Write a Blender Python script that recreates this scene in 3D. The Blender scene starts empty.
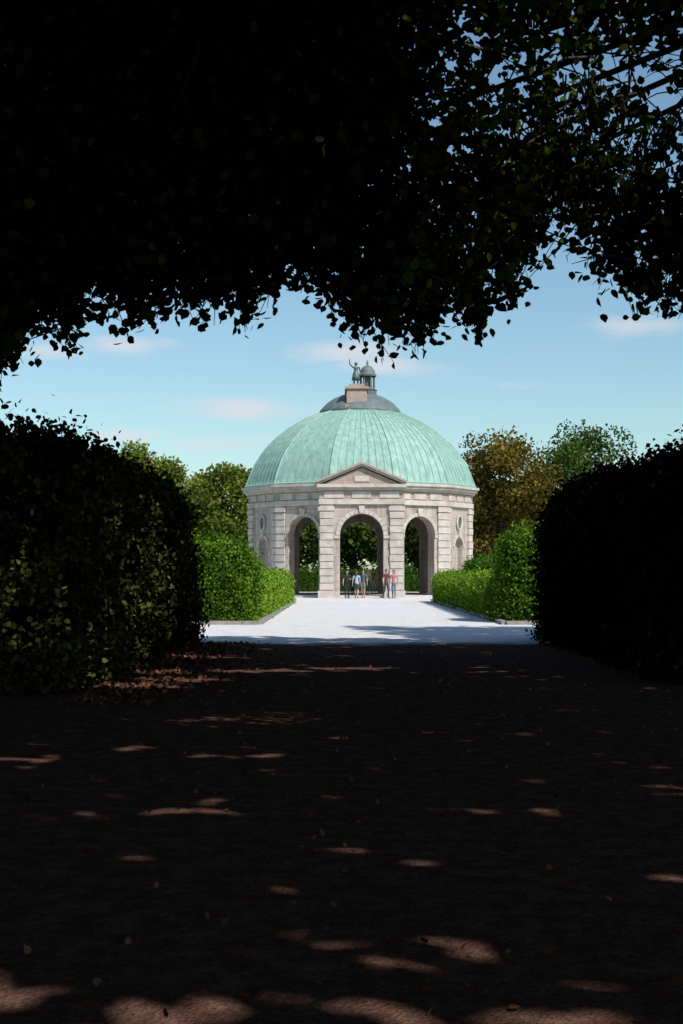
import bpy, math, random
import numpy as np
from mathutils import Vector, Matrix
random.seed(7)
R = np.random.default_rng(11)
scene = bpy.context.scene
scene.view_settings.view_transform = 'Standard'
scene.view_settings.look = 'None'
scene.view_settings.exposure = 0
COL = scene.collection

# ------------------------------------------------------------------ helpers
def link(o, parent=None):
    COL.objects.link(o)
    if parent: o.parent = parent
    return o
def empty(name, loc=(0,0,0)):
    e = bpy.data.objects.new(name, None); e.location = loc; e.empty_display_size = .3
    return link(e)

def new_mat(name):
    m = bpy.data.materials.new(name); m.use_nodes = True
    nt = m.node_tree
    for n in list(nt.nodes): nt.nodes.remove(n)
    out = nt.nodes.new('ShaderNodeOutputMaterial')
    return m, nt, out
def N(nt, typ, **kw):
    n = nt.nodes.new(typ)
    for k, v in kw.items():
        if k.startswith('i_'):
            key = k[2:]
            key = int(key) if key.isdigit() else key.replace('_', ' ')
            n.inputs[key].default_value = v
        else: setattr(n, k, v)
    return n
def ramp(nt, stops):
    r = nt.nodes.new('ShaderNodeValToRGB')
    els = r.color_ramp.elements
    while len(els) < len(stops): els.new(.5)
    for e, (p, c) in zip(els, stops):
        e.position = p; e.color = (*c, 1) if len(c) == 3 else c
    return r

def surf_mat(name, c1, c2, scale=4, rough=.8, bump=.2, bscale=30, spec=.3, metallic=0, stretch=(1,1,1)):
    m, nt, out = new_mat(name)
    tc = N(nt, 'ShaderNodeTexCoord'); mp = N(nt, 'ShaderNodeMapping'); mp.inputs['Scale'].default_value = stretch
    nt.links.new(tc.outputs['Object'], mp.inputs[0])
    n = N(nt, 'ShaderNodeTexNoise', i_Scale=scale, i_Detail=8, i_Roughness=.65)
    nt.links.new(mp.outputs[0], n.inputs['Vector'])
    r = ramp(nt, [(.3, c1), (.7, c2)]); nt.links.new(n.outputs['Fac'], r.inputs[0])
    b = N(nt, 'ShaderNodeBsdfPrincipled', i_Roughness=rough, i_Metallic=metallic)
    b.inputs['Specular IOR Level'].default_value = spec
    nt.links.new(r.outputs[0], b.inputs['Base Color'])
    if bump:
        n2 = N(nt, 'ShaderNodeTexNoise', i_Scale=bscale, i_Detail=4); nt.links.new(mp.outputs[0], n2.inputs['Vector'])
        bp = N(nt, 'ShaderNodeBump', i_Strength=bump, i_Distance=.02); nt.links.new(n2.outputs['Fac'], bp.inputs['Height'])
        nt.links.new(bp.outputs[0], b.inputs['Normal'])
    nt.links.new(b.outputs[0], out.inputs[0])
    return m

def leaf_mat(name, stops, trans=.3):
    m, nt, out = new_mat(name)
    a = N(nt, 'ShaderNodeAttribute', attribute_name='tone')
    r = ramp(nt, stops); nt.links.new(a.outputs['Fac'], r.inputs[0])
    d = N(nt, 'ShaderNodeBsdfDiffuse'); nt.links.new(r.outputs[0], d.inputs[0])
    if trans<=0:
        nt.links.new(d.outputs[0], out.inputs[0]); return m
    t = N(nt, 'ShaderNodeBsdfTranslucent')
    hs = N(nt, 'ShaderNodeMixRGB', blend_type='MULTIPLY', i_Fac=1.0); hs.inputs[2].default_value = (1.5, 1.9, .5, 1)
    nt.links.new(r.outputs[0], hs.inputs[1]); nt.links.new(hs.outputs[0], t.inputs[0])
    mx = N(nt, 'ShaderNodeMixShader', i_0=trans); nt.links.new(d.outputs[0], mx.inputs[1]); nt.links.new(t.outputs[0], mx.inputs[2])
    nt.links.new(mx.outputs[0], out.inputs[0])
    return m

HEX = np.array([(0,0,0),(.36,.22,.05),(.40,.58,.06),(0,1.05,-.03),(-.40,.58,.06),(-.36,.22,.05)])
RHO = np.array([(0,0,0),(.42,.5,.06),(0,1,0),(-.42,.5,.06)])
def unit(v): return v/np.maximum(np.linalg.norm(v, axis=1, keepdims=True), 1e-6)
def leaves(name, C, size, tone, mat, shape=RHO, parent=None, nbias=None, droop=0.0):
    n = len(C); k = len(shape)
    T = R.normal(size=(n,3)); T[:,2] -= droop; T = unit(T)
    Q = R.normal(size=(n,3))
    if nbias is not None: Q += nbias
    B = unit(np.cross(T, Q)); Nn = np.cross(B, T)
    s = np.broadcast_to(np.asarray(size, dtype=float), (n,)).reshape(n,1,1)
    V = C[:,None,:] + s*(shape[None,:,0:1]*B[:,None,:] + (shape[None,:,1:2]-.5)*T[:,None,:] + shape[None,:,2:3]*Nn[:,None,:])
    me = bpy.data.meshes.new(name)
    me.vertices.add(n*k); me.vertices.foreach_set('co', V.astype(np.float32).ravel())
    me.loops.add(n*k); me.loops.foreach_set('vertex_index', np.arange(n*k, dtype=np.int32))
    me.polygons.add(n); me.polygons.foreach_set('loop_start', (np.arange(n)*k).astype(np.int32))
    me.update(calc_edges=True)
    at = me.attributes.new('tone', 'FLOAT', 'FACE'); at.data.foreach_set('value', np.clip(tone,0,1).astype(np.float32))
    me.materials.append(mat)
    o = bpy.data.objects.new(name, me)
    return link(o, parent)

class MB:
    def __init__(s): s.v=[]; s.f=[]; s.m=[]
    def add(s, vs, fs, mat=0):
        b=len(s.v); s.v += [tuple(v) for v in vs]; s.f += [tuple(b+i for i in f) for f in fs]; s.m += [mat]*len(fs)
    def hexa(s, p, mat=0):
        s.add(p, [(3,2,1,0),(4,5,6,7),(0,1,5,4),(1,2,6,5),(2,3,7,6),(3,0,4,7)], mat)
    def box(s, x0,x1,y0,y1,z0,z1, mat=0):
        s.hexa([(x0,y0,z0),(x1,y0,z0),(x1,y1,z0),(x0,y1,z0),(x0,y0,z1),(x1,y0,z1),(x1,y1,z1),(x0,y1,z1)], mat)
    def tube(s, pts, rad, n=8, mat=0):
        pts=[Vector(p) for p in pts]; vs=[]
        for i,p in enumerate(pts):
            d=(pts[min(i+1,len(pts)-1)]-pts[max(i-1,0)]).normalized()
            a=d.orthogonal().normalized() if i==0 else (pa-d*pa.dot(d)).normalized()
            pa=a; b=d.cross(a)
            for j in range(n):
                t=2*math.pi*j/n; vs.append(p+(a*math.cos(t)+b*math.sin(t))*rad[i])
        fs=[]
        for i in range(len(pts)-1):
            for j in range(n):
                j2=(j+1)%n; fs.append((i*n+j,i*n+j2,(i+1)*n+j2,(i+1)*n+j))
        fs.append(tuple(range(n))[::-1]); fs.append(tuple((len(pts)-1)*n+j for j in range(n)))
        s.add(vs,fs,mat)
    def lathe(s, prof, c=(0,0), n=24, mat=0, ph=0):
        vs=[];fs=[]
        for r,z in prof:
            for j in range(n):
                t=2*math.pi*j/n+ph; vs.append((c[0]+r*math.sin(t), c[1]-r*math.cos(t), z))
        for i in range(len(prof)-1):
            for j in range(n):
                j2=(j+1)%n; fs.append((i*n+j,i*n+j2,(i+1)*n+j2,(i+1)*n+j))
        fs.append(tuple((len(prof)-1)*n+j for j in range(n)))
        s.add(vs,fs,mat)
    def obj(s, name, mats, parent=None, smooth=False, loc=None):
        me=bpy.data.meshes.new(name); me.from_pydata(s.v,[],s.f)
        for m in mats: me.materials.append(m)
        me.polygons.foreach_set('material_index', s.m)
        if smooth: me.polygons.foreach_set('use_smooth',[True]*len(s.f))
        me.update()
        o=bpy.data.objects.new(name,me)
        if loc: o.location=loc
        return link(o,parent)

# ------------------------------------------------------------------ camera : 50 mm on upright 35 mm frame, rising shift
cam = bpy.data.cameras.new('camera'); cam.sensor_fit='VERTICAL'; cam.sensor_height=36; cam.lens=50
cam.shift_y = 60/1024; cam.clip_end=3000; cam.clip_start=.05
co = bpy.data.objects.new('camera', cam); co.location=(0,0,1.6); co.rotation_euler=(math.radians(90),0,0); link(co)
scene.camera=co

# ------------------------------------------------------------------ sun + sky
EL=math.radians(48); sx,sy=.64,-.77
l=math.hypot(sx,sy); sx/=l; sy/=l
to_sun=Vector((sx*math.cos(EL), sy*math.cos(EL), math.sin(EL)))
SHX,SHY=-sx/math.tan(EL), -sy/math.tan(EL)
sl=bpy.data.lights.new('sun','SUN'); sl.energy=4.9; sl.angle=math.radians(.55); sl.color=(1,.95,.88)
so=bpy.data.objects.new('sun',sl); so.rotation_euler=(-to_sun).to_track_quat('-Z','Y').to_euler(); so.location=(20,-20,40); link(so)
w=bpy.data.worlds.new('World'); scene.world=w; w.use_nodes=True
nt=w.node_tree
for n in list(nt.nodes): nt.nodes.remove(n)
wo=N(nt,'ShaderNodeOutputWorld'); bg=N(nt,'ShaderNodeBackground'); bg.inputs[1].default_value=.122
sky=N(nt,'ShaderNodeTexSky'); sky.sky_type='NISHITA'; sky.sun_disc=False; sky.sun_elevation=EL
sky.sun_rotation=math.atan2(sx,sy); sky.air_density=1.0; sky.dust_density=.6; sky.ozone_density=1.5
tc=N(nt,'ShaderNodeTexCoord'); sep=N(nt,'ShaderNodeSeparateXYZ'); nt.links.new(tc.outputs['Generated'],sep.inputs[0])
def M(op,a,b=None,clamp=False):
    n=N(nt,'ShaderNodeMath',operation=op); n.use_clamp=clamp
    for i,x in enumerate((a,b)):
        if x is None: continue
        if isinstance(x,(int,float)): n.inputs[i].default_value=x
        else: nt.links.new(x,n.inputs[i])
    return n.outputs[0]
yy=M('MAXIMUM',sep.outputs[1],.05)
A=M('DIVIDE',sep.outputs[0],yy); B=M('DIVIDE',sep.outputs[2],yy)
tot=None
for px,py,wx,wy,st in [(240,409,62,12,1.1),(350,352,55,11,1.1),(385,366,55,10,1.0),(125,345,52,10,.9),(50,350,45,10,.8),(640,325,60,14,.7),(125,437,70,10,.75),(215,443,70,10,.7),(320,410,24,9,.6),(500,385,60,12,.3),(-300,300,160,25,.8),(1000,350,180,30,.9)]:
    a0=(px-341.5)/1422; b0=(572-py)/1422
    u=M('DIVIDE',M('SUBTRACT',A,a0),wx/1422); v=M('DIVIDE',M('SUBTRACT',B,b0),wy/1422)
    g=M('EXPONENT',M('MULTIPLY',M('ADD',M('MULTIPLY',u,u),M('MULTIPLY',v,v)),-1.0))
    g=M('MULTIPLY',g,st)
    tot=g if tot is None else M('MAXIMUM',tot,g)
mp=N(nt,'ShaderNodeMapping'); mp.inputs['Scale'].default_value=(14,14,50); nt.links.new(tc.outputs['Generated'],mp.inputs[0])
nz=N(nt,'ShaderNodeTexNoise',i_Scale=1.8,i_Detail=9,i_Roughness=.62); nt.links.new(mp.outputs[0],nz.inputs['Vector'])
fac=M('MULTIPLY',M('SUBTRACT',M('ADD',tot,M('MULTIPLY',nz.outputs['Fac'],1.5)),1.0),1.15,clamp=True)
fac=M('MULTIPLY',fac,.8)
tint=N(nt,'ShaderNodeMixRGB',blend_type='MULTIPLY',i_Fac=1.0); tint.inputs[2].default_value=(.93,1.08,1.04,1)
nt.links.new(sky.outputs[0],tint.inputs[1])
cm=N(nt,'ShaderNodeMixRGB'); nt.links.new(fac,cm.inputs[0]); nt.links.new(tint.outputs[0],cm.inputs[1]); cm.inputs[2].default_value=(6.1,6.1,6.5,1)
nt.links.new(cm.outputs[0],bg.inputs[0]); nt.links.new(bg.outputs[0],wo.inputs[0])

# ------------------------------------------------------------------ materials
m_bark=surf_mat('bark',(.025,.018,.013),(.06,.045,.035),scale=6,stretch=(3,3,.6),bump=.6)
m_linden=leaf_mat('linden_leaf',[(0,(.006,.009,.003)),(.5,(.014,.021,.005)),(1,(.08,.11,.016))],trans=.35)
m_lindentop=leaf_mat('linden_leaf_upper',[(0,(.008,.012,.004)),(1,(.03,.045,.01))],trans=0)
m_hdark=leaf_mat('shaded_hedge_leaf',[(0,(.005,.006,.003)),(.5,(.024,.027,.010)),(1,(.12,.13,.035))],trans=.0)  # tall hedges: leaf colour kept dark to carry the canopy's shade
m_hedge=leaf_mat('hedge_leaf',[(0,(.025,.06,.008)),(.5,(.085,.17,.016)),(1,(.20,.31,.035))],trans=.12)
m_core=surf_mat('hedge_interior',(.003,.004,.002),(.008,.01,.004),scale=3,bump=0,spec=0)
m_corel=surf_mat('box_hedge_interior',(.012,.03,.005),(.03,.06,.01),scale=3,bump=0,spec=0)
tree_mats=[leaf_mat('tree_leaf_green',[(0,(.012,.028,.008)),(.5,(.05,.085,.018)),(1,(.13,.17,.04))],.2),
           leaf_mat('tree_leaf_olive',[(0,(.018,.032,.008)),(.5,(.085,.11,.02)),(1,(.23,.25,.05))],.2),
           leaf_mat('tree_leaf_rust',[(0,(.018,.02,.007)),(.5,(.095,.075,.018)),(1,(.25,.18,.04))],.2)]

# ------------------------------------------------------------------ ground
def sheet(name,pts,z,mat):
    b=MB(); b.add([(x,y,z) for x,y in pts],[tuple(range(len(pts)))]); return b.obj(name,[mat])
m_lawn=surf_mat('lawn',(.03,.06,.012),(.07,.11,.02),scale=.8,bump=.5,bscale=60)
sheet('ground',[(-900,-300),(900,-300),(900,1500),(-900,1500)],0,m_lawn)
m,nt,out=new_mat('gravel'); 
tc=N(nt,'ShaderNodeTexCoord')
def nz(scale,det=6,ro=.6):
    n=N(nt,'ShaderNodeTexNoise',i_Scale=scale,i_Detail=det,i_Roughness=ro); nt.links.new(tc.outputs['Object'],n.inputs['Vector']); return n.outputs['Fac']
sp=N(nt,'ShaderNodeSeparateXYZ'); nt.links.new(tc.outputs['Object'],sp.inputs[0])
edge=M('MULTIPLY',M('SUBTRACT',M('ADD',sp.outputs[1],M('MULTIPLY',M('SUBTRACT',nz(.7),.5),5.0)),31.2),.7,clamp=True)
shade_soil=ramp(nt,[(.25,(.044,.019,.014)),(.5,(.095,.051,.041)),(.78,(.19,.12,.10))]); nt.links.new(nz(5.5,10,.75),shade_soil.inputs[0])  # brown ground under the trees; canopy shade is darkened into this colour
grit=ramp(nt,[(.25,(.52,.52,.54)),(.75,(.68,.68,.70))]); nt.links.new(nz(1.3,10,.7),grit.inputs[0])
mx=N(nt,'ShaderNodeMixRGB'); nt.links.new(edge,mx.inputs[0]); nt.links.new(shade_soil.outputs[0],mx.inputs[1]); nt.links.new(grit.outputs[0],mx.inputs[2])
vo=N(nt,'ShaderNodeTexVoronoi',i_Scale=55); nt.links.new(tc.outputs['Object'],vo.inputs['Vector'])
pv=ramp(nt,[(0,(.6,.6,.6)),(.5,(1.05,1.03,1.0)),(1,(1.5,1.45,1.4))]); nt.links.new(vo.outputs['Color'],pv.inputs[0])
mu=N(nt,'ShaderNodeMixRGB',blend_type='MULTIPLY',i_Fac=.8); nt.links.new(mx.outputs[0],mu.inputs[1]); nt.links.new(pv.outputs[0],mu.inputs[2])
bs=N(nt,'ShaderNodeBsdfPrincipled',i_Roughness=.95); bs.inputs['Specular IOR Level'].default_value=.0
nt.links.new(mu.outputs[0],bs.inputs['Base Color'])
bp=N(nt,'ShaderNodeBump',i_Strength=.8,i_Distance=.012); nt.links.new(vo.outputs['Distance'],bp.inputs['Height'])
bp2=N(nt,'ShaderNodeBump',i_Strength=.5,i_Distance=.06); nt.links.new(nz(3,5),bp2.inputs['Height']); nt.links.new(bp.outputs[0],bp2.inputs['Normal'])
nt.links.new(bp2.outputs[0],bs.inputs['Normal']); nt.links.new(bs.outputs[0],out.inputs[0])
m_gravel=m
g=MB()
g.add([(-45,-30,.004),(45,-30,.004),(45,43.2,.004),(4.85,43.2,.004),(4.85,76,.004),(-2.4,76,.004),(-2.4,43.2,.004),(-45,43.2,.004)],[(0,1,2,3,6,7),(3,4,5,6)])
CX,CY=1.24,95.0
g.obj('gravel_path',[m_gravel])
g=MB(); g.add([(CX+22*math.sin(a),CY-22*math.cos(a),.008) for a in [2*math.pi*i/64 for i in range(64)]],[tuple(range(64))]); g.obj('gravel_forecourt',[m_gravel])

m_kerb=surf_mat('kerb_stone',(.2,.19,.17),(.34,.32,.29),scale=5)
k=MB()
for x0,x1 in ((-26,-2.55),(5.0,26)):
    x=x0
    while x<x1-.05:
        e=min(x+1.0,x1); k.box(x+.006,e-.006,43.0,43.14,0,.12); x=e
for xs in (-2.55,4.86):
    y=43.15
    while y<75: k.box(xs,xs+.14,y+.006,y+.994,0,.12); y+=1
k.obj('path_kerb',[m_kerb])

n=4200
P=np.c_[R.uniform(-9,10,n),R.uniform(3.5,31,n),np.full(n,.02)]
n2=3000
P=np.vstack([P,np.c_[-3.35+np.abs(R.normal(size=n2))*.7,R.uniform(17,32,n2),R.uniform(.012,.04,n2)]])
m_fall=leaf_mat('fallen_leaf',[(0,(.04,.018,.012)),(.5,(.1,.045,.03)),(1,(.2,.11,.07))],trans=0)
leaves('fallen_leaves',P,np.r_[R.uniform(.025,.055,n),R.uniform(.05,.09,n2)],R.random(n+n2),m_fall,HEX,nbias=np.array([0,0,6.0]))

# ------------------------------------------------------------------ hedges
def hnoise(P,seed,f=1.0):
    q=np.random.default_rng(seed); s=np.zeros(len(P))
    for i in range(9):
        k=q.normal(size=3)*f*(1+i*.45); s+=np.sin(P@k+q.uniform(0,6.28))/(1+i*.35)
    return s/3.5
def hmap(P,lo,hi,r,inset,seed,amp):
    lo=np.array(lo,float);hi=np.array(hi,float)
    a=lo+r; b=hi-r; a[2]=-9
    q=np.minimum(np.maximum(P,a),b); d=P-q; L=np.linalg.norm(d,axis=1,keepdims=True); nn=d/np.maximum(L,1e-6)
    disp=hnoise(P,seed,1.1)*amp
    return q+nn*(r-inset+disp[:,None]), nn
def hedge(name,lo,hi,r,lsize,dens,mat,core,seed,amp=.12,tone_f=2.0,shape=RHO,faces=('x0','x1','y0','y1','z1'),tb=.5,jit=.1,shoot=.1,tamp=.28):
    e=empty(name,((lo[0]+hi[0])/2,(lo[1]+hi[1])/2,0)); off=np.array(e.location)
    lo=np.array(lo,float);hi=np.array(hi,float); L=hi-lo
    pts=[]
    for f in faces:
        ax='xyz'.index(f[0]); o=[i for i in range(3) if i!=ax]
        cnt=int(L[o[0]]*L[o[1]]*dens)
        p=np.zeros((cnt,3)); p[:,o[0]]=R.uniform(lo[o[0]],hi[o[0]],cnt); p[:,o[1]]=R.uniform(lo[o[1]],hi[o[1]],cnt)
        p[:,ax]=lo[ax] if f[1]=='0' else hi[ax]; pts.append(p)
    P=np.vstack(pts); Q,nn=hmap(P,lo,hi,r,0,seed,amp)
    fine=hnoise(Q,seed+9,5.0)
    Q=Q+nn*(R.normal(size=(len(Q),1))*jit+fine[:,None]*jit*1.2); 
    sh=(nn[:,2]>.5)&(R.random(len(Q))<shoot); Q[sh,2]+=R.random(sh.sum())**2*jit*3
    Q[:,2]=np.maximum(Q[:,2],.03)
    tone=tb+tamp*hnoise(Q,seed+5,tone_f)+R.normal(size=len(Q))*.16+fine*.1
    leaves('leaves',Q-off,R.uniform(.7,1.3,len(Q))*lsize,tone,mat,shape,e,nbias=nn*.9)
    b=MB()
    def grid(ax,side):
        o=[i for i in range(3) if i!=ax]; nu=max(2,int(L[o[0]]/.35)); nv=max(2,int(L[o[1]]/.35))
        p=[]
        for i in range(nu+1):
            for j in range(nv+1):
                c=[0,0,0]; c[o[0]]=lo[o[0]]+L[o[0]]*i/nu; c[o[1]]=lo[o[1]]+L[o[1]]*j/nv; c[ax]=hi[ax] if side else lo[ax]; p.append(c)
        q,_=hmap(np.array(p),lo,hi,r,.15,seed,amp); q=q-off
        b.add(q.tolist(),[(i*(nv+1)+j,(i+1)*(nv+1)+j,(i+1)*(nv+1)+j+1,i*(nv+1)+j+1) for i in range(nu) for j in range(nv)])
    for f in ('x0','x1','y0','y1','z1'): grid('xyz'.index(f[0]),f[1]=='1')
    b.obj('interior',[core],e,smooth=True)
    return e
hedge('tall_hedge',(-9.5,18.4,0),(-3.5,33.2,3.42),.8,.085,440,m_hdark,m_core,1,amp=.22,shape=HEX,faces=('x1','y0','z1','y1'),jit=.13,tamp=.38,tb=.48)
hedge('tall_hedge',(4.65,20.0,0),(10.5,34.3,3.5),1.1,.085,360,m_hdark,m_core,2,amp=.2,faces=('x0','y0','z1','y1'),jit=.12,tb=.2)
hedge('clipped_hedge',(-9.0,43.6,0),(-2.8,46.4,2.5),.8,.09,420,m_hedge,m_corel,3,amp=.22,jit=.11,tb=.34,shoot=.2)
hedge('clipped_hedge',(4.85+.15,44.4,0),(11.0,47.4,2.85),.85,.09,420,m_hedge,m_corel,4,amp=.22,jit=.11,tb=.32,shoot=.2)
hedge('clipped_hedge',(-3.9,46.2,0),(-2.62,74.5,1.5),.42,.09,330,m_hedge,m_corel,5,amp=.12,jit=.085,tb=.74)
hedge('clipped_hedge',(4.98,47.4,0),(6.3,76.5,1.42),.42,.09,330,m_hedge,m_corel,6,amp=.12,jit=.085,tb=.68)
hedge('clipped_hedge',(-6.6,50,0),(-4.3,76,2.05),.5,.1,200,m_hedge,m_corel,7,amp=.16,jit=.1,tb=.2)
hedge('clipped_hedge',(6.8,54,0),(9,80,2.15),.5,.1,200,m_hedge,m_corel,8,amp=.16,jit=.1,tb=.22)
hedge('clipped_hedge',(-28,114,0),(30,115.5,1.7),.25,.16,80,m_hedge,m_corel,9,amp=.12,tb=.02)

# ------------------------------------------------------------------ background trees
def bg_tree(name,x,y,h,rad,matk,seed,n=11000,lsize=.3,base=.14,tb=.45):
    q=np.random.default_rng(seed); rr=random.Random(seed)
    e=empty(name,(x,y,0))
    nc=60; zc=h*(1+base)/2; hz=h*(1-base)/2
    cl=[]
    for i in range(nc):
        d=q.normal(size=3); d/=np.linalg.norm(d); f=(.25+.62*q.random()) if i%3==0 else q.uniform(.66,.84)
        c=np.array([d[0]*rad*f,d[1]*rad*f,zc+d[2]*hz*f]); cr=rad*q.uniform(.22,.38)
        c[2]=min(c[2],h-cr*.8)
        cl.append((c,cr,q.normal()*.16))
    P=[];T=[]
    for c,cr,t in cl:
        m_=int(n/nc); d=unit(q.normal(size=(m_,3))); f=q.random((m_,1))**.3
        lump=1+.2*np.sin(d@q.normal(size=3)*5+1)[:,None]
        p=c+d*f*lump*cr*np.array([1.1,1.1,.85]); P.append(p)
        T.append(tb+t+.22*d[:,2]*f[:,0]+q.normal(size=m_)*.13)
    P=np.vstack(P);T=np.concatenate(T)
    leaves('foliage',P,q.uniform(.6,1.3,len(P))*lsize,T,tree_mats[matk],RHO,e,nbias=np.array([0,0,.5]))
    b=MB(); b.tube([(0,0,-.05),(0,0,h*.2),(rr.uniform(-.2,.2),rr.uniform(-.2,.2),h*.5),(0,0,h*.85)],[h*.035,h*.026,h*.016,h*.004],10)
    for i in range(0,nc,3):
        c=cl[i][0]; z0=h*rr.uniform(.2,.5)
        b.tube([(0,0,z0),tuple(c*np.array([.5,.5,.5])+np.array([0,0,z0*.45])),tuple(c)],[h*.012,h*.007,h*.002],6)
    b.obj('trunk',[m_bark],e,smooth=True)
    return e
TR=[(-16.4,118,12.6,4.2,1),(-9.4,112,10.3,4.0,1),(-12.6,127,9.2,4.5,0),(12.6,114,13.2,4.8,2),(20.0,120,14.6,5.2,0),(26.0,113,11.0,3.6,1),(33.0,118,14.6,5,0),
    (1.0,124,11.0,4.6,0),(7.5,122,11,4.5,0),(-23,120,11.5,5,0),(-30,124,12,5,1),(-37,120,12,5,0),(39,124,13,5,0),(-4.5,134,10,4.6,0),(10,138,12,4.6,0),(-19,140,10,5,0),(17,134,10.5,5,0)]
for i,(x,y,h,r_,mk) in enumerate(TR):
    bg_tree('park_tree',x,y,h,r_,mk,100+i,n=22000 if i<7 else 7000,lsize=.27 if i<7 else .42,tb=.55 if mk else .47)
P=[];T=[]
for i in range(160):
    c=np.array([R.uniform(-130,130),R.uniform(165,200),R.uniform(1,7)]); d=unit(R.normal(size=(170,3)))
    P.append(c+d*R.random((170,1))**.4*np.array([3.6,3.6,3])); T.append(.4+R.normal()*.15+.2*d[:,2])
leaves('distant_tree_row',np.vstack(P),.6,np.concatenate(T),tree_mats[0],RHO)

# ------------------------------------------------------------------ foreground lindens (canopy overhead)
prof=[(-900,300),(-400,330),(-150,350),(-60,370),(0,392),(22,372),(40,330),(70,346),(92,306),(140,328),(175,310),(210,326),(240,326),(262,310),(288,302),(308,282),(330,298),(350,352),(372,334),(392,352),(412,360),(430,340),(447,300),(468,352),(479,370),(492,304),(522,302),(536,266),(552,240),(578,240),(588,286),(602,302),(614,262),(638,316),(665,322),(700,320),(900,330),(1300,310),(1800,300)]
FX=np.array([(p-341.5)/1422*13 for p,_ in prof]); FZ=np.array([1.6+(572-y)*13/1422 for _,y in prof])
def zf(x): return np.interp(x,FX,FZ)+.07*np.sin(x*11+1)+.06*np.sin(x*23.7)+.04*np.sin(x*41+2)
trunks=[(-6.6,8.5),(9.2,12.0),(-8.5,-7),(7.5,-6),(-12.5,24),(13.5,25)]
TA=np.array(trunks)
holes=[(-.75,5.05,.3,.09),(-.3,5.15,.15,.04),(.05,5.02,.14,.07),(.55,5.05,.45,.12),(-1.15,5.3,.14,.05),(1.0,5.5,.1,.03),(-1.05,6.2,.12,.03),(-1.15,9.6,.25,.12),(-2.6,12.2,.3,.15),(-.8,12.3,.25,.1),(-1.9,12.9,.25,.1),(-.2,8.2,.1,.02),
       (-1.2,23.0,.9,.3),(.1,23.5,.9,.25),(-3.1,19.8,.8,.4),(-2.4,21,.7,.3),(-2.9,22.5,.5,.4),(2.6,16.5,.4,.12),(-2.5,26.5,.8,.25)]
def hp(L,x,y,z,a,b): L.append((x+SHX*z,y+SHY*z,a,b))
for (x,y,z,a,b) in [(26,0,2.3,.35,.6),(26,0,1.6,.4,.5),(24.5,0,1.9,.4,.5),(24.8,0,1.1,.5,.6),(25.5,0,.6,.35,.5),(28,0,1.3,.3,.5),(28.5,0,.7,.3,.4),(22.6,0,1.2,.3,.35),(23.3,0,.4,.35,.4),(21,0,.8,.3,.4),(21,0,2.2,.25,.3)]: hp(holes,-3.5,x,z,a,b)
for (x,z,a,b) in [(-4.4,.5,.5,.25),(-3.9,.9,.35,.25),(-4.5,1.4,.3,.2),(-4.2,2.1,.2,.15),(-4.6,.9,.3,.2)]: hp(holes,x,18.5,z,a,b)
holes2=[]
for px,py,a,b in [(590,35,.4,.35),(480,70,.3,.25),(605,125,.35,.3),(410,170,.22,.2),(560,115,.2,.25),(650,160,.3,.3),(520,40,.3,.2),(640,60,.3,.3),(300,190,.12,.12),(460,200,.2,.2),(530,180,.2,.2)]: hp(holes2,(px-341.5)/1422*12,12,1.6+(572-py)/1422*12,a,b)
def keep(P,hs=holes):
    gx=P[:,0]+SHX*P[:,2]; gy=P[:,1]+SHY*P[:,2]; k=np.ones(len(P),bool)
    wob=.35*np.sin(gx*9+gy*5)+.3*np.sin(gy*17-gx*6)
    for a,b,c,d in hs: k&=~((((gx-a)/(c+.12))**2+((gy-b)/(d+.12))**2)<1+wob)
    return k
def canopy_pts(n,t0,t1):
    x=R.uniform(-18,22,n); y=R.uniform(-28,31,n)
    ymax=np.where(x<-.2,28.5,np.where(x<9.3,25.2,31))+hnoise(np.c_[x,y,x*0],31,.9)*1.3
    zb=np.maximum(7.2,1.6+.25*y+np.where((x>.8)&(y>12),.12*y,0))
    z=zb+hnoise(np.c_[x,y,x*0],33,.8)*.5+R.uniform(t0,t1,n)
    P=np.c_[x,y,z]; P=P[y<ymax]; P=P[keep(P)]; return P[keep(P,holes2)]
P1=canopy_pts(95000,0,1.8); P2=canopy_pts(110000,1.3,3.2)  # second layer: oversized unseen leaves, added to block the remaining sun
body=(np.vstack([P1,P2]),np.concatenate([R.uniform(.14,.28,len(P1)),R.uniform(.45,.75,len(P2))]))
T=R.normal(size=len(body[0]))*.18+.45
n=230000
x=R.uniform(-9,11,n); y=R.uniform(9.8,16.0,n); xr=x*13/y
bot=1.6+(zf(xr)-1.6)*y/13
z=bot+.22+R.random(n)**.85*3.4
P=np.c_[x,y,z]
cn=hnoise(P,41,2.4); zr=1.6+(z-1.6)*13/y
cn2=hnoise(np.c_[xr*1.6,zr*1.6,zr*0],43,2.0)
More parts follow.
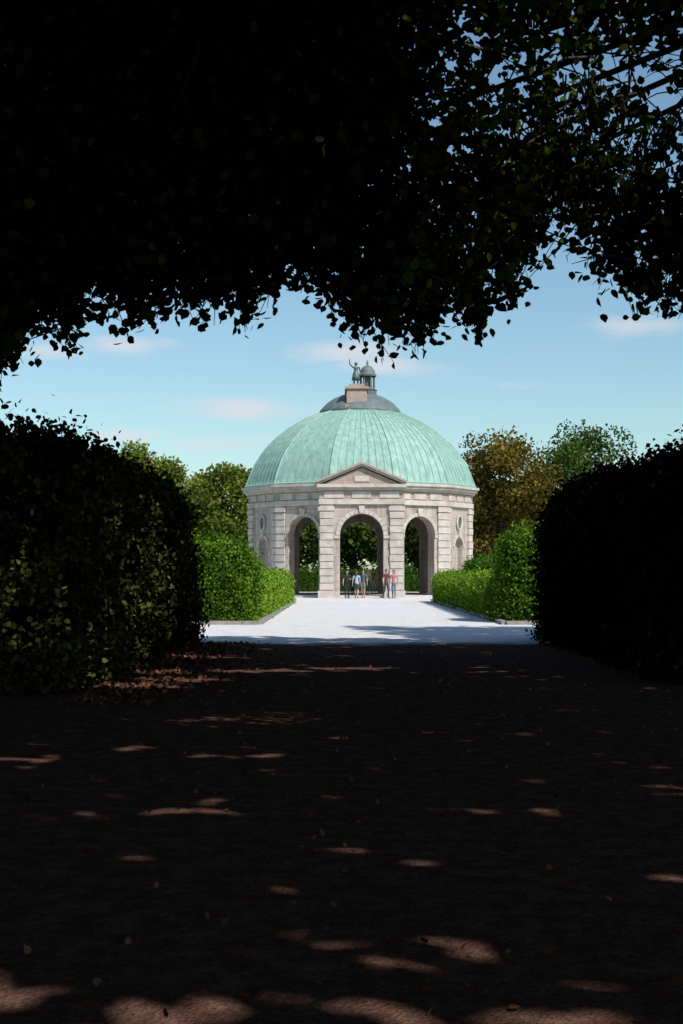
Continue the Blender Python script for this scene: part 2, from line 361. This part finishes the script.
# clusters seen side by side along the branch layers: open pockets between leaf sprays
pocket=hnoise(np.c_[xr*1.2,zr*1.2,zr*0],47,4.0)
sparse=np.clip((xr-.3)/1.2,0,1)*np.clip((zr-3.9)/.6,0,1)
thr=-1.05+.95*sparse+np.clip(1-(z-bot)/.8,0,1)*.8
pk=.86*sparse*np.clip(.8+.7*cn2,0.2,1)+.5*sparse*(pocket>.25)+.55*(1-sparse)*(pocket>.62)
k_=(cn>thr)&(R.random(n)>pk); P=P[k_]; sparse=sparse[k_]
kk=keep(P); fill=P[kk]; fsp=sparse[kk]
tw=MB(); SP=[];sprays=[]
for i in range(1900):
    x=random.uniform(-8.5,10); y=12.9+.7*math.sin(x*1.3+.7)+random.gauss(0,.45)
    tip=Vector((x*y/13,y,0)); zz=1.6+(float(zf(x))-1.6)*y/13
    tip.z=zz-.06+abs(random.gauss(0,.2))+(random.random()**2)*.7
    L=random.uniform(.4,1.3); lean=Vector((random.gauss(0,.5),random.gauss(0,.35),1)).normalized()
    p2=tip+lean*L*.5+Vector((0,0,.05)); p3=tip+lean*L+Vector((random.gauss(0,.2),random.gauss(0,.2),L*.15))
    tw.tube([tip,p2,p3],[.003,.006,.01],3)
    sprays.append(p3)
    c=int(L*random.uniform(16,36)); t=np.array([random.random()**1.15 for _ in range(c)])
    a=np.array(tip);b=np.array(p2);d=np.array(p3)
    q=((1-t)**2)[:,None]*a+(2*t*(1-t))[:,None]*b+(t**2)[:,None]*d
    SP.append(q+R.normal(size=(c,3))*.065)
SP=np.vstack(SP)
# loose twigs crossing the open pockets upper right
for i in range(260):
    x=random.uniform(.8,6.5); y=random.uniform(11.5,15); z0=random.uniform(4.6,7.2)*y/13
    p0=Vector((x,y,z0)); d=Vector((random.gauss(0,1),random.gauss(0,.6),random.gauss(-.5,.4))).normalized()*random.uniform(.5,1.1)
    tw.tube([p0,p0+d*.5+Vector((0,0,.06)),p0+d],[.012,.008,.003],3)
near=np.vstack([fill,SP]); 
near_s=R.uniform(.055,.105,len(near))
near_t=.42+R.normal(size=len(near))*.2
near_t[:len(fill)]+=fsp*.5*np.clip(hnoise(fill,77,1.4)+.4,0,1)  # upper right leaves toned lighter, painting in sunlight through the canopy
def nearest(P): return np.argmin(((P[:,None,:2]-TA[None])**2).sum(2),axis=1)
ib=nearest(body[0]); inn=nearest(near)
for i,(tx,ty) in enumerate(trunks):
    e=empty('linden_tree',(tx,ty,0)); off=np.array([tx,ty,0])
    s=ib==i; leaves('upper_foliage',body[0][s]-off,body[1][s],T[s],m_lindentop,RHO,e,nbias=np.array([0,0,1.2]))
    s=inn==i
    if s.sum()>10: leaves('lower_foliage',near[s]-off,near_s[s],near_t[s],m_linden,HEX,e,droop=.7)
    b=MB(); b.tube([(0,0,-.05),(0,0,.5),(.05,.03,2.5),(0,0,5.2),(.1,-.1,8.0)],[.42,.32,.27,.22,.12],12)
    rr=random.Random(50+i)
    for j in range(11):
        a=2*math.pi*(j+rr.random()*.6)/11; L=rr.uniform(3.5,6.5); z0=rr.uniform(4.2,6.5)
        p0=Vector((0,0,z0)); p1=Vector((math.cos(a)*L*.4,math.sin(a)*L*.4,z0+1.9)); p2=Vector((math.cos(a)*L,math.sin(a)*L,rr.uniform(8.6,10)))
        b.tube([p0,(p0+p1)/2+Vector((0,0,.2)),p1,p2],[.13,.1,.075,.025],7)
        for _ in range(3):
            p3=p2+Vector((rr.uniform(-1.5,1.5),rr.uniform(-1.5,1.5),rr.uniform(-.6,.9))); b.tube([p1.lerp(p2,.5),p3],[.04,.012],5)
    if i<2:
        for sp in [s_ for s_ in sprays if (s_.x<0)==(tx<0)][::28]:
            d=sp-Vector((tx,ty,0)); st=Vector((0,0,6.2)); b.tube([st,st.lerp(d,.45)+Vector((0,0,1.5)),d+Vector((0,0,.5)),d],[.07,.045,.02,.01],6)
    b.obj('trunk',[m_bark],e,smooth=True)
    if i==0:
        o=tw.obj('twigs',[m_bark],e); o.location=(-tx,-ty,0)

# ------------------------------------------------------------------ Diana pavilion (12-sided)
pav=empty('domed_pavilion',(CX,CY,0))
m,nt,out=new_mat('limestone')
tc=N(nt,'ShaderNodeTexCoord'); sp=N(nt,'ShaderNodeSeparateXYZ'); nt.links.new(tc.outputs['Object'],sp.inputs[0])
n1=nz(1.1,8,.65); n2=nz(9,6,.7)
c=ramp(nt,[(.3,(.38,.31,.265)),(.55,(.49,.425,.375)),(.75,(.58,.525,.47))]); nt.links.new(M('ADD',M('MULTIPLY',n1,.65),M('MULTIPLY',n2,.35)),c.inputs[0])
fr=M('FRACT',M('DIVIDE',sp.outputs[2],.5)); ln=M('LESS_THAN',fr,.06)
mxx=N(nt,'ShaderNodeMixRGB',blend_type='MULTIPLY'); nt.links.new(M('MULTIPLY',ln,.45),mxx.inputs[0]); nt.links.new(c.outputs[0],mxx.inputs[1]); mxx.inputs[2].default_value=(.35,.3,.28,1)
stt=N(nt,'ShaderNodeMapping'); stt.inputs['Scale'].default_value=(5,5,.5); nt.links.new(tc.outputs['Object'],stt.inputs[0])
n3=N(nt,'ShaderNodeTexNoise',i_Scale=1.0,i_Detail=5); nt.links.new(stt.outputs[0],n3.inputs['Vector'])
c3=ramp(nt,[(.35,(.6,.58,.57)),(.6,(1,1,1))]); nt.links.new(n3.outputs['Fac'],c3.inputs[0])
m3=N(nt,'ShaderNodeMixRGB',blend_type='MULTIPLY',i_Fac=.8); nt.links.new(mxx.outputs[0],m3.inputs[1]); nt.links.new(c3.outputs[0],m3.inputs[2])
bs=N(nt,'ShaderNodeBsdfPrincipled',i_Roughness=.9); bs.inputs['Specular IOR Level'].default_value=.2
nt.links.new(m3.outputs[0],bs.inputs['Base Color']); bb=N(nt,'ShaderNodeBump',i_Strength=.4,i_Distance=.02); nt.links.new(n2,bb.inputs['Height']); nt.links.new(bb.outputs[0],bs.inputs['Normal'])
nt.links.new(bs.outputs[0],out.inputs[0]); m_stone=m
m_trim=surf_mat('pale_stone',(.38,.33,.29),(.63,.575,.515),scale=1.8,bump=.3)
m_rose=surf_mat('rose_stone',(.32,.235,.195),(.46,.365,.31),scale=3,bump=.3)
m_plast=surf_mat('plaster',(.25,.22,.19),(.35,.31,.27),scale=1.5)
m_copper=surf_mat('verdigris_copper',(.16,.305,.265),(.35,.525,.46),scale=2.0,rough=.6,stretch=(1.8,1.8,.35),bump=.15,spec=.3)
m_seam=surf_mat('copper_seam',(.15,.24,.19),(.28,.44,.37),scale=2.2,rough=.6,stretch=(1.6,1.6,.35),bump=.15,spec=.3)
m_lead=surf_mat('lead_roof',(.09,.115,.12),(.17,.2,.2),scale=2,rough=.5)
m_bronze=surf_mat('bronze',(.05,.085,.07),(.12,.18,.15),scale=6,rough=.45,spec=.5)
T15=math.tan(math.radians(15))
def face(k):
    t=math.radians(30*k); nx,ny=math.sin(t),-math.cos(t); tx,ty=math.cos(t),math.sin(t)
    return lambda u,v,z:(tx*u+nx*v, ty*u+ny*v, z)
W=MB()
def lbox(k,u0,u1,v0,v1,z0,z1,mat=0):
    f=face(k); W.hexa([f(u0,v1,z0),f(u1,v1,z0),f(u1,v0,z0),f(u0,v0,z0),f(u0,v1,z1),f(u1,v1,z1),f(u1,v0,z1),f(u0,v0,z1)],mat)
def mbox(k,v0,v1,z0,z1,mat=0,ui=None,side=0):
    f=face(k); a,b=v0*T15,v1*T15
    if ui is None: L0,L1,R0,R1=-a,-b,a,b
    elif side>0: L0,L1,R0,R1=ui,ui,a,b
    else: L0,L1,R0,R1=-a,-b,-ui,-ui
    W.hexa([f(L1,v1,z0),f(R1,v1,z0),f(R0,v0,z0),f(L0,v0,z0),f(L1,v1,z1),f(R1,v1,z1),f(R0,v0,z1),f(L0,v0,z1)],mat)
def arch_wall(k,vo,vi,ho,hi_,r,spring,top,base=.0,mat=0,n=20):
    f=face(k); arc=[(r*math.cos(math.pi*i/n),spring+r*math.sin(math.pi*i/n)) for i in range(n+1)]
    for v,h in ((vo,ho),(vi,hi_)):
        Q=lambda p:W.add([f(u,v,z) for u,z in p],[tuple(range(len(p)))],mat)
        Q([(-h,base),(-r,base),(-r,spring),(-h,spring)]); Q([(r,base),(h,base),(h,spring),(r,spring)])
        Q([(-h,spring),(-r,spring),(-r,top),(-h,top)]); Q([(r,spring),(h,spring),(h,top),(r,top)])
        for i in range(n):
            (u0,z0),(u1,z1)=arc[i],arc[i+1]; Q([(u1,z1),(u0,z0),(u0,top),(u1,top)])
    path=[(r,base)]+arc+[(-r,base)]
    for (u0,z0),(u1,z1) in zip(path,path[1:]): W.add([f(u0,vo,z0),f(u1,vo,z1),f(u1,vi,z1),f(u0,vi,z0)],[(0,1,2,3)],mat)
    for s in (-1,1): W.add([f(s*ho,vo,base),f(s*hi_,vi,base),f(s*hi_,vi,top),f(s*ho,vo,top)],[(0,1,2,3)],mat)
def archivolt(k,v,r,spring,wd=.26,d=.07,mat=1,n=15):
    f=face(k)
    for i in range(n):
        a0=math.pi*(i+.04)/n; a1=math.pi*(i+.96)/n
        p=[]
        for vv in (v,v+d):
            for rr,a in ((r+.003,a0),(r+wd,a0),(r+wd,a1),(r+.003,a1)): p.append(f(rr*math.cos(a),vv,spring+rr*math.sin(a)))
        W.hexa(p,mat)
    W.hexa([f(-.13,v,spring+r+.0),f(.13,v,spring+r),f(.19,v,spring+r+.48),f(-.19,v,spring+r+.48),f(-.13,v+.16,spring+r),f(.13,v+.16,spring+r),f(.19,v+.16,spring+r+.48),f(-.19,v+.16,spring+r+.48)],mat)
AO=7.24; AI=6.5; TOP=5.75
for k in range(12):
    portal=k in (0,6)
    closed=k in (2,4,8,10)
    if portal:
        vo=AO+.5; arch_wall(k,vo,AI,2.6,2.6,1.34,3.85,TOP)
        archivolt(k,vo,1.34,3.85)
        for s in (-1,1):
            z=.5; i=0
            while z<5.5:
                h=.40; ins=0 if i%2==0 else .03
                a,b=(1.72,2.58) ; u0,u1=(a,b) if s>0 else (-b,-a)
                lbox(k,u0-(-ins),u1-ins,vo-.002,vo+.13-ins,z,z+h,1); z+=.44; i+=1
            a,b=(1.66,2.68); u0,u1=(a,b) if s>0 else (-b,-a)
            lbox(k,u0,u1,vo-.3,vo+.18,0,.46,1); lbox(k,u0,u1,vo-.003,vo+.17,5.36,5.62,1)
            a,b=(1.345,1.715); u0,u1=(a,b) if s>0 else (-b,-a); lbox(k,u0,u1,vo-.5,vo+.07,3.66,3.84,1); lbox(k,u0,u1,vo-.5,vo+.06,.0,.4,1)
        e=.003
        lbox(k,-2.64,2.64,AI+.2,vo+.16,TOP+e,6.07,1); lbox(k,-2.6,2.6,AI+.2,vo+.08,6.07,6.62,2)
        lbox(k,-2.68,2.68,AI+.2,vo+.28,6.62,6.78,1); lbox(k,-2.74,2.74,AI+.2,vo+.42,6.78,6.98,1)
        for s in (-1,0,1): lbox(k,s*1.7-.6,s*1.7+.6,vo+.078,vo+.12,6.14,6.54,1)
        f=face(k); zb=6.98; H=1.12; hw=2.4
        v1=vo+.12; v0=5.4
        W.add([f(-hw,v1,zb),f(hw,v1,zb),f(0,v1,zb+H*.92),f(-hw,v0,zb),f(hw,v0,zb),f(0,v0,zb+H*.92)],[(0,1,2),(1,4,5,2),(3,0,2,5)],2)
        for s in (-1,1):
            for (d0,d1,pr) in ((0,.13,.28),(.13,.25,.42)):
                p=[]
                L=math.hypot(2.7,H); nx,nz_=H/L*s,2.7/L
                for vv in (v0,vo+pr):
                    p+= [f(s*2.7+nx*d0,vv,zb+nz_*d0-.02),f(0,vv,zb+H+d0/nz_*1.0-.02),f(0,vv,zb+H+d1/nz_-.02),f(s*2.7+nx*d1,vv,zb+nz_*d1-.02)]
                W.hexa(p,1 if d0==0 else 2)
        lbox(k,-.45,.45,v1-.01,v1+.05,7.15,7.5,1)
        continue
    r,spr=(1.12,3.95)
    if closed:
        arch_wall(k,AO,AO-.35,AO*T15,(AO-.35)*T15,.62,3.2,TOP)
        mbox(k,AI,AO-.352,0,TOP,0)
        archivolt(k,AO,.62,3.2,wd=.2,n=11)
        f=face(k)
        ring=[f(.34*math.cos(a),AO+.08,4.75+.46*math.sin(a)) for a in [2*math.pi*i/24 for i in range(25)]]
        W.tube(ring,[.07]*25,6,1)
        W.add([f(.33*math.cos(2*math.pi*i/24),AO+.03,4.75+.45*math.sin(2*math.pi*i/24)) for i in range(24)],[tuple(range(24))],4)
        lbox(k,-.7,.7,AO-.002,AO+.1,1.0,1.16,1)
    else:
        arch_wall(k,AO,AI,AO*T15,AI*T15,r,spr,TOP)
        archivolt(k,AO,r,spr,wd=.2)
        for s in (-1,1):
            a,b=r+.003,1.33; u0,u1=(a,b) if s>0 else (-b,-a)
            lbox(k,u0,u1,AO-.4,AO+.08,spr-.2,spr-.02,1); lbox(k,u0,u1,AO-.4,AO+.06,0,.4,1)
    for s in (-1,1):
        z=.5;i=0
        while z<5.5:
            ins=0 if i%2==0 else .03
            mbox(k,AO-.002,AO+.13-ins,z,z+.40,1,ui=1.34+ins,side=s); z+=.44;i+=1
        mbox(k,AO-.003,AO+.19,0,.46,1,ui=1.30,side=s); mbox(k,AO-.003,AO+.18,5.36,5.62,1,ui=1.30,side=s)
    mbox(k,AI,AO+.16,TOP,6.05,1); mbox(k,AI,AO+.08,6.05,6.6,2)
    for s in (-1,0,1): lbox(k,s*1.18-.45,s*1.18+.45,AO+.078,AO+.12,6.12,6.52,1)
    mbox(k,AI,AO+.26,6.6,6.76,1); mbox(k,AI,AO+.40,6.76,6.92,1); mbox(k,AI,AO+.52,6.92,7.08,1)
W.lathe([(7.72,0),(7.72,.14)],n=12,ph=math.radians(15),mat=1)
W.lathe([(6.75,5.7),(6.5,5.74),(5.4,6.6),(3.2,7.3),(.2,7.6)],n=24,mat=3)
W.obj('walls',[m_stone,m_trim,m_rose,m_plast,m_bronze],pav)
dp=[(7.82,7.08),(7.86,7.16),(7.74,7.24),(7.66,7.4),(7.46,7.95),(7.16,8.6),(6.72,9.3),(6.15,9.98),(5.45,10.62),(4.65,11.2),(3.75,11.72),(2.9,12.1),(2.35,12.32)]
D=MB(); D.lathe(dp,n=12,ph=math.radians(15))
C15=math.cos(math.radians(15))
for k in range(12):
    f=face(k)
    for j,t in enumerate([-.75,-.5,-.25,0,.25,.5,.75]):
        pts=[f(r_*C15*T15*t,r_*C15+.012,z) for r_,z in dp[2:] ]
        D.tube(pts,[.024]*len(pts),4,1)
    t=math.radians(30*k+15); pts=[(math.sin(t)*(r_+.01),-math.cos(t)*(r_+.01),z) for r_,z in dp[2:]]; D.tube(pts,[.05]*len(pts),5,0)
D.obj('dome',[m_copper,m_seam],pav)
Lm=MB()
Lm.lathe([(2.72,12.12),(2.78,12.2),(2.72,12.3),(2.5,12.55),(2.2,12.85),(1.75,13.15),(1.2,13.38),(.6,13.5),(.1,13.52)],n=36)
Lm.obj('upper_dome',[m_lead],pav,smooth=True)
Pd=MB()
px0=-.24
Pd.box(px0-.8,px0+.8,-2.5,.75,12.1,12.5); Pd.box(px0-.66,px0+.66,-2.3,.68,12.5,13.55); Pd.box(px0-.78,px0+.78,-2.42,.74,13.55,13.7); Pd.box(px0-.5,px0+.5,-1.9,.5,13.7,13.92)
Pd.obj('pedestal',[m_rose],pav)
Lt=MB(); lc=(.50,.55)
Lt.lathe([(.62,13.0),(.62,13.75),(.68,13.8),(.52,13.86),(.52,13.95)],lc,16)
for i in range(6):
    a=2*math.pi*i/6; Lt.tube([(lc[0]+.44*math.cos(a),lc[1]+.44*math.sin(a),13.9),(lc[0]+.44*math.cos(a),lc[1]+.44*math.sin(a),14.75)],[.08,.07],8)
Lt.lathe([(.28,13.9),(.28,14.75)],lc,12)
Lt.lathe([(.6,14.72),(.62,14.82),(.54,14.9),(.48,15.12),(.33,15.34),(.14,15.46),(.05,15.54),(.08,15.62),(.02,15.85)],lc,16)
Lt.obj('lantern',[m_lead],pav,smooth=False)

# ------------------------------------------------------------------ people
def skin_fig(name,J,E,root,mats,classify,parent,sub=1):
    keys=list(J); me=bpy.data.meshes.new(name)
    me.from_pydata([J[k_][0] for k_ in keys],[(keys.index(a),keys.index(b)) for a,b in E],[])
    o=bpy.data.objects.new(name+'_tmp',me); link(o)
    md=o.modifiers.new('Skin','SKIN'); md.use_smooth_shade=True; md.branch_smoothing=.6
    if not me.skin_vertices:
        bpy.context.view_layer.objects.active=o; bpy.ops.mesh.customdata_skin_add()
    for i,k_ in enumerate(keys):
        r_=J[k_][1]; me.skin_vertices[0].data[i].radius=r_ if isinstance(r_,tuple) else (r_,r_)
        me.skin_vertices[0].data[i].use_root=(k_==root)
    s=o.modifiers.new('Sub','SUBSURF'); s.levels=sub; s.render_levels=sub
    dg=bpy.context.evaluated_depsgraph_get(); nm=bpy.data.meshes.new_from_object(o.evaluated_get(dg))
    bpy.data.objects.remove(o)
    nm.name=name; nm.materials.clear()
    for m_ in mats: nm.materials.append(m_)
    for p in nm.polygons: p.material_index=classify(p.center); p.use_smooth=True
    return link(bpy.data.objects.new(name,nm),parent)
_cloth={}
def cloth(c):
    if c not in _cloth: _cloth[c]=surf_mat('cloth',tuple(v*.75 for v in c),c,scale=8,bump=.3,bscale=20)
    return _cloth[c]
m_skin=surf_mat('skin',(.42,.25,.18),(.5,.31,.23),scale=6,rough=.55,bump=0)
m_eye=surf_mat('eye',(.03,.02,.015),(.05,.03,.02),bump=0)
m_lip=surf_mat('lip',(.35,.12,.1),(.4,.15,.12),bump=0)
def person(name,loc,rot,H,top,bot,hair,step=.12,shorts=False,longhair=False,skirt=False,arms=(0,0),sleeve=1.2,bronze=False):
    e=empty(name,loc); e.rotation_euler=(0,0,math.radians(rot)); e.scale=(H/1.7,)*3
    sk=m_bronze if bronze else m_skin; tp=m_bronze if bronze else cloth(top); bt=m_bronze if bronze else cloth(bot); hr=m_bronze if bronze else cloth(hair); shoe=m_bronze if bronze else cloth((.05,.05,.05))
    J={'pel':((0,0,.94),(.135,.11)),'wa':((0,.0,1.1),(.115,.09)),'ch':((0,0,1.29),(.145,.105)),'nb':((0,.01,1.43),(.07,.06)),'nk':((0,0,1.49),.048),'hd':((0,-.005,1.55),.045)}
    E=[('pel','wa'),('wa','ch'),('ch','nb'),('nb','nk'),('nk','hd')]
    for s,n_ in ((-1,'L'),(1,'R')):
        st=step*s
        J['hip'+n_]=((s*.085,0,.87),.092); J['kn'+n_]=((s*.09,-st*.45-.03,.49),.06); J['cf'+n_]=((s*.092,-st*.75+.02,.34),.053); J['an'+n_]=((s*.095,-st+.03,.09),.038)
        J['bl'+n_]=((s*.105,-st-.07,.04),.038); J['to'+n_]=((s*.11,-st-.14,.033),.03)
        E+=[('pel','hip'+n_),('hip'+n_,'kn'+n_),('kn'+n_,'cf'+n_),('cf'+n_,'an'+n_),('an'+n_,'bl'+n_),('bl'+n_,'to'+n_)]
        am=arms[0 if s<0 else 1]; sw=step*s*.8
        sh=(s*.175,.01,1.385)
        if am==2:
            el=(s*.33,-.05,1.55); wr=(s*.36,-.1,1.8); pm=(s*.365,-.11,1.87); fd=Vector((s*.02,-.02,1))
        elif am==1:
            el=(s*.235,.03,1.13); wr=(s*.15,-.2,1.16); pm=(s*.12,-.26,1.19); fd=Vector((-s*.4,-.8,.35))
        else:
            el=(s*.225,.02+sw*.3,1.12); wr=(s*.245,-.03+sw*.9,.89); pm=(s*.247,-.045+sw*1.05,.82); fd=Vector((0,-.12,-1))
        J['sh'+n_]=(sh,.058); J['el'+n_]=(el,.04); J['wr'+n_]=(wr,(.026,.026)); J['pm'+n_]=(pm,(.036,.02))
        E+=[('ch','sh'+n_),('sh'+n_,'el'+n_),('el'+n_,'wr'+n_),('wr'+n_,'pm'+n_)]
        fd.normalize(); side=fd.cross(Vector((1,0,0)) if am!=1 else Vector((0,0,1))).normalized()
        hb=MB()
        for q_,(o_,ln) in enumerate(((-.027,.062),(-.009,.074),(.009,.07),(.026,.055))):
            p=Vector(pm)+side*o_; c1=p+fd*ln*.6; c2=p+fd*ln+Vector((-s*.018,0,0)); hb.tube([p,c1,c2,c2+fd*.008+Vector((-s*.008,0,0))],[.0095,.009,.0075,.003],6)
        p=Vector(wr).lerp(Vector(pm),.45); hb.tube([p,p-side*.035+fd*.02,p-side*.05+fd*.055],[.012,.0105,.006],6)
        hb.obj('hand_fingers_'+n_,[sk],e,smooth=True)
    hem=.55 if shorts else .09
    def cl(c):
        x_,z_=abs(c.x),c.z
        for s,n_ in ((-1,'L'),(1,'R')):
            if c.x*s>0:
                w_=Vector(J['el'+n_][0]); 
                if x_>.17 and (z_<sleeve and (c-w_).length<.5 and z_>.7 or (arms[0 if s<0 else 1]==2 and z_>1.5)): return 2
                if arms[0 if s<0 else 1]==1 and c.y<-.1 and z_>1.0: return 2
        if z_>1.46: return 2
        if z_>.93: return 0
        if z_<.075: return 3
        if z_<hem: return 2
        return 1
    skin_fig('body',J,E,'pel',[tp,bt,sk,shoe],cl,e)
    h=MB(); vs=[];fs=[]; nu,nv=20,16; hc=Vector((0,-.012,1.592))
    for i in range(nv+1):
        ph=math.pi*i/nv
        for j in range(nu):
            th=2*math.pi*j/nu; x_=math.sin(ph)*math.sin(th); y_=-math.sin(ph)*math.cos(th); z_=math.cos(ph)
            jaw=1-.28*max(0,-z_)**1.2; p=Vector((x_*.074*jaw,y_*.094*(1-.12*max(0,-z_)),z_*.115))
            if y_<-.8 and -.35<z_<.1: p.y-=.006
            if y_<-.8 and .02<z_<.2 and .2<abs(x_)<.5: p.y+=.006
            vs.append(hc+p)
    for i in range(nv):
        for j in range(nu): j2=(j+1)%nu; fs.append((i*nu+j,(i+1)*nu+j,(i+1)*nu+j2,i*nu+j2))
    h.add(vs,fs,0)
    h.tube([(0,-.1,1.605),(0,-.115,1.585),(0,-.122,1.572),(0,-.1,1.562)],[.006,.010,.013,.008],6)
    for s in (-1,1):
        h.tube([(s*.073,.0,1.61),(s*.082,.008,1.6),(s*.08,.004,1.575),(s*.071,-.002,1.56)],[.008,.014,.012,.006],6)
        h.tube([(s*.018,-.098,1.607),(s*.03,-.102,1.609),(s*.042,-.092,1.607)],[.003,.007,.003],6,1)
    h.tube([(-.022,-.097,1.537),(0,-.105,1.539),(.022,-.097,1.537)],[.003,.006,.003],6,2)
    h.obj('head',[sk,sk if bronze else m_eye,sk if bronze else m_lip],e,smooth=True)
    hb=MB(); vs=[];fs=[]
    for i in range(11):
        ph=math.pi*(.0+i/10*.62)
        for j in range(20):
            th=2*math.pi*j/20; x_=math.sin(ph)*math.sin(th); y_=-math.sin(ph)*math.cos(th); z_=math.cos(ph)
            if y_<-.3 : z_=max(z_,.48); 
            vs.append(hc+Vector((x_*.083,y_*.102+.006,z_*.125+.004)))
    for i in range(10):
        for j in range(20): j2=(j+1)%20; fs.append((i*20+j,(i+1)*20+j,(i+1)*20+j2,i*20+j2))
    hb.add(vs,fs)
    if longhair: hb.tube([(0,.05,1.66),(0,.085,1.58),(0,.085,1.46),(0,.09,1.34)],[.05,.07,.07,.02],10)
    hb.obj('hair',[hr],e,smooth=True)
    if skirt:
        s_=MB(); s_.lathe([(.12,1.1),(.135,1.02),(.17,.9),(.2,.7),(.235,.45)],n=20); s_.obj('skirt',[bt],e,smooth=True)
    return e
person('person',(.33,85.2,.008),10,1.70,(.03,.03,.035),(.03,.03,.035),(.03,.02,.015),step=.05,arms=(0,1),longhair=True)
person('person',(.90,84.9,.008),170,1.66,(.38,.55,.68),(.06,.07,.1),(.10,.06,.03),step=.14,shorts=True,longhair=True)
person('person',(1.32,86.4,.008),-20,1.72,(.10,.12,.16),(.22,.2,.17),(.04,.03,.02),step=.08,shorts=True)
person('person',(1.66,91.5,.145),5,1.7,(.5,.48,.45),(.08,.09,.12),(.05,.03,.02),step=.04)
person('person',(2.1,93.5,.145),40,1.65,(.3,.1,.08),(.3,.3,.32),(.05,.03,.02),step=.05)
person('person',(.75,92.5,.145),150,1.74,(.12,.16,.1),(.05,.05,.06),(.03,.02,.015),step=.05)
person('person',(2.66,84.6,.008),25,1.76,(.13,.045,.045),(.05,.055,.07),(.03,.02,.015),step=.16)
person('person',(3.12,84.9,.008),-15,1.72,(.55,.24,.22),(.12,.18,.3),(.12,.07,.035),step=.12,arms=(1,0),longhair=True)
st=person('bronze_statue',(CX-.28,CY-.5,13.92),8,1.6,(0,0,0),(0,0,0),(0,0,0),step=.06,skirt=True,arms=(2,0),bronze=True)
st.scale=(1.25,1.25,.94)
print('objects',len(bpy.data.objects),'polys',sum(len(m_.polygons) for m_ in bpy.data.meshes))
